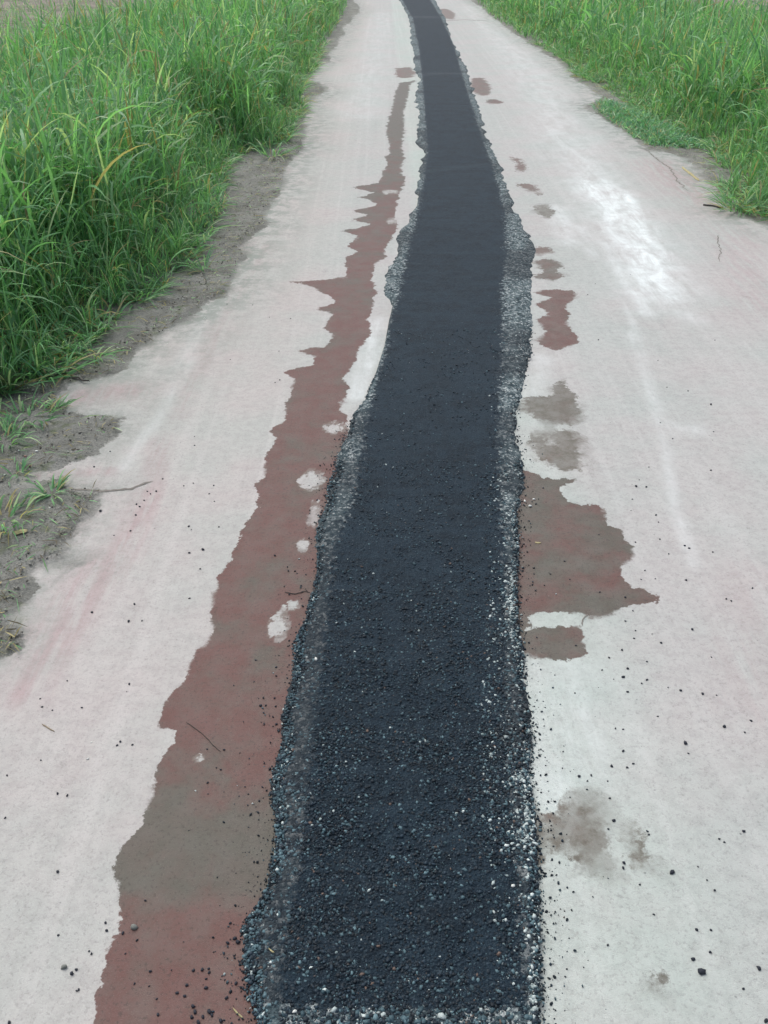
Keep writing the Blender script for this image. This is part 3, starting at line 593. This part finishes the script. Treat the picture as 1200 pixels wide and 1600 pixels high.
ribbon('joint_crack', [(690,33),(725,31),(765,33)], .03, M_CRACK, jit=.02, lab='far cross joint right of the asphalt', cat='crack', kind='structure')
ribbon('hairline_crack', [(995,228),(1015,238),(1030,252),(1046,262),(1060,285),(1078,300)], .004, M_CRACK, jit=.02, lab='hairline crack by the right soil edge', cat='crack', kind='structure')
ribbon('hairline_crack', [(1123,366),(1121,380),(1126,392),(1123,404),(1126,410)], .0025, M_CRACK, jit=.012, lab='short crack on the right lane below the grass', cat='crack', kind='structure')
0 and ribbon('hairline_crack', [(905,575),(918,583),(925,594),(920,604)], .0022, M_CRACK, jit=.006, lab='short crack beside the olive blotch', cat='crack', kind='structure')
ribbon('hairline_crack', [(910,977),(909,968),(918,960)], .0016, M_CRACK, jit=.004, lab='short crack crossing the dry gap of the large patch', cat='crack', kind='structure')
ribbon('twig', [(45,600),(100,588),(140,600)], .0035, M_DTWIG, .010, .008, 40, 'thin dark twig on the soil below the left grass', 'twig', thick=.005)
ribbon('twig', [(292,1128),(302,1136),(322,1154),(345,1176)], .0008, M_DTWIG, .001, .003, 40, 'thin dark twig on the wet streak, near left', 'twig', thick=.0016)
ribbon('twig', [(66,1131),(75,1137),(85,1144)], .0016, M_TWIG, .001, .002, 20, 'short pale pinkish twig on dry concrete, left lane', 'twig', thick=.0022)
ribbon('twig', [(1065,263),(1078,272),(1092,283)], .007, M_STRAW, .002, .008, 20, 'pale stick by the right soil edge', 'twig', thick=.012)
ribbon('twig', [(1098,321),(1115,323),(1130,326)], .0045, M_DTWIG, .002, .008, 20, 'dark stick pointing out of the right grass', 'twig', thick=.010)
ribbon('twig', [(445,925),(462,928),(480,924)], .0010, M_DTWIG, .001, .003, 20, 'dark splinter across the wet streak at the left gravel margin', 'twig', thick=.002)
ribbon('straw_stalk', [(364,1574),(372,1584),(381,1592)], .0012, M_STRAW, .001, .002, 20, 'yellow straw stalk on the wet streak at the bottom edge', 'straw', thick=.002)
ribbon('straw_stalk', [(421,1490),(426,1495),(430,1497)], .0012, M_STRAW, TOP + .004, .001, 12, 'short yellow straw on the left gravel margin', 'straw', thick=.002)
ribbon('dry_leaf', [(836,847),(840,848),(845,848)], .0030, M_STRAW, .001, .001, 10, 'tiny yellow leaf on the large brown wet patch', 'leaf', thick=.002)
ribbon('dry_leaf', [(22,838),(33,834),(44,834)], .010, M_STRAW, .012, .003, 12, 'pale dry leaf on the left soil shoulder', 'leaf', thick=.004)

# ------------------------------------------------------------------ grass
def ribbons(P0, az, e0, e1, L, W, C, seg=4, twist=None):
    """arching leaf blades: n x (seg+1) spine, two verts across"""
    n = len(P0); t = np.linspace(0, 1, seg + 1)
    el = e0[:, None] + (e1 - e0)[:, None] * t[None] ** 1.3
    st = (L / seg)[:, None]
    hx = np.cumsum(np.cos(el) * st, 1) - np.cos(el[:, :1]) * st; hz = np.cumsum(np.sin(el) * st, 1) - np.sin(el[:, :1]) * st
    ax, ay = np.cos(az)[:, None], np.sin(az)[:, None]
    x = P0[:, 0:1] + hx * ax; y = P0[:, 1:2] + hx * ay; z_ = np.maximum(P0[:, 2:3] + hz, .004)
    wp = W[:, None] * np.interp(t, [0, .25, .6, 1], [.55, 1, .8, .06])[None] * .5
    tw = (rng.random(n) - .5) * 1.6 if twist is None else twist
    sx = -ay * np.cos(tw)[:, None]; sy_ = ax * np.cos(tw)[:, None]; sz = np.sin(tw)[:, None] * np.ones_like(x)
    A = np.stack([x + sx * wp, y + sy_ * wp, z_ + sz * wp], -1); B = np.stack([x - sx * wp, y - sy_ * wp, z_ - sz * wp], -1)
    v = np.stack([A, B], 2).reshape(-1, 3)
    b = (np.arange(n) * (seg + 1) * 2)[:, None] + (np.arange(seg) * 2)[None]
    f = np.stack([b, b + 1, b + 3, b + 2], -1).reshape(-1, 4)
    return v, f, np.repeat(C, (seg + 1) * 2, 0)
def green(n, straw=.07):
    k = rng.random((n, 1)); q = rng.random((n, 1))
    C = np.array([.080, .225, .085]) * (1 - k) + np.array([.190, .395, .165]) * k
    C = C * (.62 + .7 * q) + np.array([.0, .012, .030]) * rng.random((n, 1))
    s = rng.random(n); C[s < straw] = (np.array([.34, .30, .15]) * (.6 + .6 * q))[s < straw]
    b = s > .90; C[b] = (np.array([.36, .50, .28]) * (.8 + .4 * q))[b]
    return C
class Bag:
    def __init__(s): s.v, s.f, s.c, s.n = [], [], [], 0
    def add(s, v, f, c): s.v.append(v); s.f.append(f + s.n); s.c.append(c); s.n += len(v)
    def mesh(s, name, off=(0, 0, 0)): return mesh_np(name, np.vstack(s.v) - np.array(off), np.vstack(s.f), M_LEAF, cols=np.vstack(s.c))
def tillers(bag, x, y, h, leaves, seg, wmul=1.0, straw=.07, seed_heads=.0):
    """each tiller: a leaning stem with blades leaving it at several heights"""
    n = len(x); az = rng.random(n) * 6.283; lean = rng.random(n) ** 1.5 * .42 + .02
    P = np.stack([x, y, gz(x, y)], 1); sc = np.minimum(h / .8, 1.3)
    C = green(n, straw) * .9 + np.array([.02, .015, 0])
    bag.add(*ribbons(P, az, np.pi / 2 - lean, np.pi / 2 - lean * 1.8, h * .92, .0045 * wmul * np.ones(n), C, max(2, seg - 1)))
    for k in range(leaves):
        fr = (k + .5 * rng.random(n)) / leaves * .85
        hh = h * .92 * fr; q = P + np.stack([np.cos(az) * np.sin(lean) * hh, np.sin(az) * np.sin(lean) * hh, np.cos(lean) * hh], 1)
        e0 = np.radians(52 + 34 * rng.random(n)); e1 = np.radians(74 - 125 * rng.random(n) ** 1.25)
        L = (.24 + .32 * rng.random(n)) * np.clip(sc, .35, 1.2); W = (.006 + .013 * rng.random(n)) * wmul * np.clip(sc + .25, .5, 1.1)
        bag.add(*ribbons(q, rng.random(n) * 6.283, e0, e1, L, W, green(n, straw), seg))
def region(poly, x0, x1, y0, y1, dens, side, hmax, keep=None):
    n = int((x1 - x0) * (y1 - y0) * dens); x = x0 + (x1 - x0) * rng.random(n); y = y0 + (y1 - y0) * rng.random(n)
    d = -sdf(poly, x, y, 30.0)
    zc = y * CP + H * SP; half = .433 * zc + .55        # a little wider than the frame at that distance
    m = (d > .0) & (np.abs(x) < half)
    d = d + (fbm(x * 3, y * 3, 3) - .5) * .25
    m &= d > 0
    # the tall strip hugs the road; beyond it the growth is thin and short
    edge = 3.0 + (fbm(y * .35 + 40 * side, y * 0 + 3, 3) - .5) * 1.6
    tall = sstep(edge + .5, edge - .3, d)
    h = hmax * (.20 + .80 * sstep(.0, .55, d)) * (.72 + .5 * fbm(x * 1.3 + 9, y * 1.3, 3)) * (.75 + .4 * rng.random(n))
    h = h * (.30 + .70 * tall); thin = rng.random(n) < np.maximum(tall, .10)
    m &= thin
    m &= rng.random(n) < np.clip(.30 + d / .25, 0, 1)
    if keep is not None: m &= keep(x, y)
    return x[m], y[m], h[m]
for side, poly, lab in ((0, gl, 'dense tall green grass with arching blades along the left of the road'), (1, gr, 'dense tall green grass along the right of the road')):
    bag = Bag()
    for (y0, y1, dens, lv, seg, wm) in ((1.6, 5.0, 540, 6, 6, 1.0), (5.0, 8.5, 400, 5, 5, 1.05), (8.5, 14, 190, 5, 4, 1.25), (14, 24, 130, 4, 3, 1.9), (24, 45, 60, 3, 2, 2.8)):
        xa, xb = (-.46 * (y1 + 1) - .8, -.3) if side == 0 else (1.8, .46 * (y1 + 1) + .8)
        x, y, h = region(poly, xa, xb, y0, y1, dens, side, .72 if side == 0 else .68)
        if len(x): tillers(bag, x, y, h, lv, seg, wm)
    # sparse taller flowering stalks
    n = 420; y = 2.6 + 22 * rng.random(n); off = .3 + 2.3 * rng.random(n)
    bx = np.interp(y, *( (gl[1:-3][::-1, 1], gl[1:-3][::-1, 0]) if side == 0 else (gr[1:-2][::-1, 1], gr[1:-2][::-1, 0]) ))
    x = bx - off if side == 0 else bx + off
    m = np.abs(x) < .433 * (y * CP + H * SP) + .5; x, y = x[m], y[m]; n = len(x)
    P = np.stack([x, y, gz(x, y)], 1); C = green(n, .25) + .01
    bag.add(*ribbons(P, rng.random(n) * 6.283, np.radians(80 + 8 * rng.random(n)), np.radians(50 + 30 * rng.random(n)), .75 + .3 * rng.random(n), .005 + 0 * x, C, 5))
    # low spreading fringe at the edge
    n = 9000; y = 2.4 + 14 * rng.random(n) ** 1.5; bx = np.interp(y, *( (gl[1:-3][::-1, 1], gl[1:-3][::-1, 0]) if side == 0 else (gr[1:-2][::-1, 1], gr[1:-2][::-1, 0]) ))
    sgn = -1 if side == 0 else 1; x = bx + sgn * (rng.random(n) ** 1.3 * .38 - .03) ; m = fbm(x * 4, y * 4, 3) > .42; x, y = x[m], y[m]; n = len(x)
    P = np.stack([x, y, gz(x, y) + .005], 1)
    bag.add(*ribbons(P, rng.random(n) * 6.283, np.radians(15 + 55 * rng.random(n)), np.radians(-30 + 50 * rng.random(n)), .07 + .16 * rng.random(n), .005 + .005 * rng.random(n), green(n, .14), 4))
    tag(link('grass', bag.mesh('grass')), lab, 'grass', kind='stuff')

# straw litter and moss tufts lying on the left and right soil
for side, pl, lab in ((0, dl, 'dry straw bits and tiny green shoots littered over the left soil'), (1, dr, 'dry straw bits littered over the right soil edge')):
    n = 2600; y = 1.6 + 12 * rng.random(n) ** 1.6
    q = pl[1:-3] if side == 0 else pl[1:-2]
    bx = np.interp(y, q[::-1, 1], q[::-1, 0]); sg = -1 if side == 0 else 1
    x = bx + sg * (rng.exponential(.16, n) + .02); m = (sdf(pl, x, y, .5) < -.015); x, y = x[m], y[m]; n = len(x)
    P = np.stack([x, y, gz(x, y) + .014], 1); C = green(n, .55); dk = rng.random(n) < .3; C[dk] = [.10, .085, .06]
    bag = Bag(); bag.add(*ribbons(P, rng.random(n) * 6.283, np.radians(25 * rng.random(n)), np.radians(-15 * rng.random(n)), .015 + .06 * rng.random(n) ** 2, .002 + .003 * rng.random(n), C, 2))
    tag(link('soil_litter', bag.mesh('soil_litter')), lab, 'litter', kind='stuff')

# low mat of creeping green at the right edge
lowp = GP([(924,165),(945,158),(985,168),(1040,190),(1090,215),(1115,238),(1060,236),(1010,228),(980,208),(945,188)])
n = 26000; x = lowp[:, 0].min() + np.ptp(lowp[:, 0]) * rng.random(n); y = lowp[:, 1].min() + np.ptp(lowp[:, 1]) * rng.random(n)
d = sdf(lowp, x, y, .5) + (fbm(x * 6, y * 6, 3) - .5) * .14; m = (d < 0) & (rng.random(n) < np.clip(.12 - d * 4, 0, 1) * (.35 + 1.1 * (fbm(x * 5 + 3, y * 5, 3) - .3))); x, y, d = x[m], y[m], d[m]; n = len(x)
bag = Bag(); P = np.stack([x, y, gz(x, y) + .004], 1)
C = green(n, .12) * np.array([.95, 1.0, 1.25])
bag.add(*ribbons(P, rng.random(n) * 6.283, np.radians(30 + 50 * rng.random(n)), np.radians(-10 + 50 * rng.random(n)), (.03 + .05 * rng.random(n)) * (1 + np.clip(-d * 3, 0, 1)), .006 + .005 * rng.random(n), C, 2))
tag(link('creeping_weed', bag.mesh('creeping_weed')), 'low mat of short bluish green weed spilling onto the right edge of the road', 'ground cover', kind='stuff')

# separate small tufts on the left shoulder
def tuft(px, py, n, L, label, wmul=1.0, r=.05, cat='grass tuft', name='grass_tuft', straw=.1):
    x, y = map(float, G(px, py)); bag = Bag()
    a = rng.random(n) * 6.283; rr = r * np.sqrt(rng.random(n)); P = np.stack([rr * np.cos(a), rr * np.sin(a), 0 * a], 1)
    bag.add(*ribbons(P, a + (rng.random(n) - .5) * 1.2, np.radians(20 + 55 * rng.random(n)), np.radians(-35 + 50 * rng.random(n)), L * (.5 + .8 * rng.random(n)), (.004 + .004 * rng.random(n)) * wmul, green(n, straw), 4))
    o = link(name, bag.mesh(name), None, (x, y, float(gz(x, y)) + .008)); tag(o, label, cat); return o
tuft(82, 775, 34, .075, 'small grass tuft on the soil just nearer than the pink concrete tongue', r=.04)
tuft(45, 655, 60, .10, 'spreading low grass tuft on the soil below the left grass edge', r=.09)
tuft(5, 690, 60, .10, 'low grass tuft at the left picture edge, on the soil', r=.07)
tuft(12, 815, 70, .09, 'sparse dull tuft at the left picture edge, nearest of the shoulder tufts', r=.08, straw=.4)
tuft(90, 640, 20, .07, 'tiny grass tuft between the soil and the pinkish concrete film', r=.03)
tuft(225, 470, 30, .16, 'bent tuft leaning out of the left grass over the soil', r=.05)
tuft(150, 560, 24, .10, 'small tuft on the soil between the grass edge and the pinkish film', r=.04)
tuft(320, 425, 26, .16, 'small loose tuft standing out from the left grass beside white chips', r=.05)
tuft(425, 245, 40, .22, 'straggling tuft at the tip of the left grass where the soil widens', r=.09, wmul=1.4)
tuft(30, 745, 18, .06, 'tiny shoots beside the tip of the pink concrete tongue', r=.03)
tuft(1150, 330, 50, .22, 'straggling tuft leaning over the right soil edge near the picture edge', r=.10, wmul=1.3)
# broad-leaved weed
def weed(px, py, label):
    x, y = map(float, G(px, py)); root = bpy.data.objects.new('broadleaf_weed', None); scene.collection.objects.link(root)
    root.location = (x, y, float(gz(x, y)) + .005); tag(root, label, 'weed')
    k = 9; t = np.linspace(0, 1, 7); outline = np.sin(np.pi * np.clip(t * .93 + .05, 0, 1)) ** .7
    for i in range(k):
        a = i * 2.4; L = .055 + .02 * random.random(); el = math.radians(25 + 35 * random.random())
        ux, uy, uz = math.cos(a) * math.cos(el), math.sin(a) * math.cos(el), math.sin(el)
        c = np.stack([ux * (t * L + .02), uy * (t * L + .02), .02 + .02 * i / k + uz * t * L - .02 * t ** 2], 1); w = outline * L * .36
        s = np.array([-math.sin(a), math.cos(a), 0])
        v = np.vstack([c + s * w[:, None] + [0, 0, .004], c, c - s * w[:, None] + [0, 0, .004]]); n = 7
        f = np.array([(j, j + 1, n + j + 1, n + j) for j in range(n - 1)] + [(n + j, n + j + 1, 2 * n + j + 1, 2 * n + j) for j in range(n - 1)])
        col = np.array([.085, .135, .070]) * (.8 + .4 * random.random())
        link('leaf', mesh_np('leaf', v, f, M_LEAF, cols=np.repeat(col[None], len(v), 0), smooth=True), root)
    v, f, c = ribbons(np.zeros((k, 3)), np.arange(k) * 2.4, np.full(k, 1.2), np.full(k, .6), np.full(k, .05), np.full(k, .004), np.repeat([[.1, .14, .06]], k, 0), 3)
    link('stem', mesh_np('stem', v, f, M_LEAF, cols=c), root)
weed(16, 612, 'small broad-leaved weed at the foot of the left grass, by the picture edge')
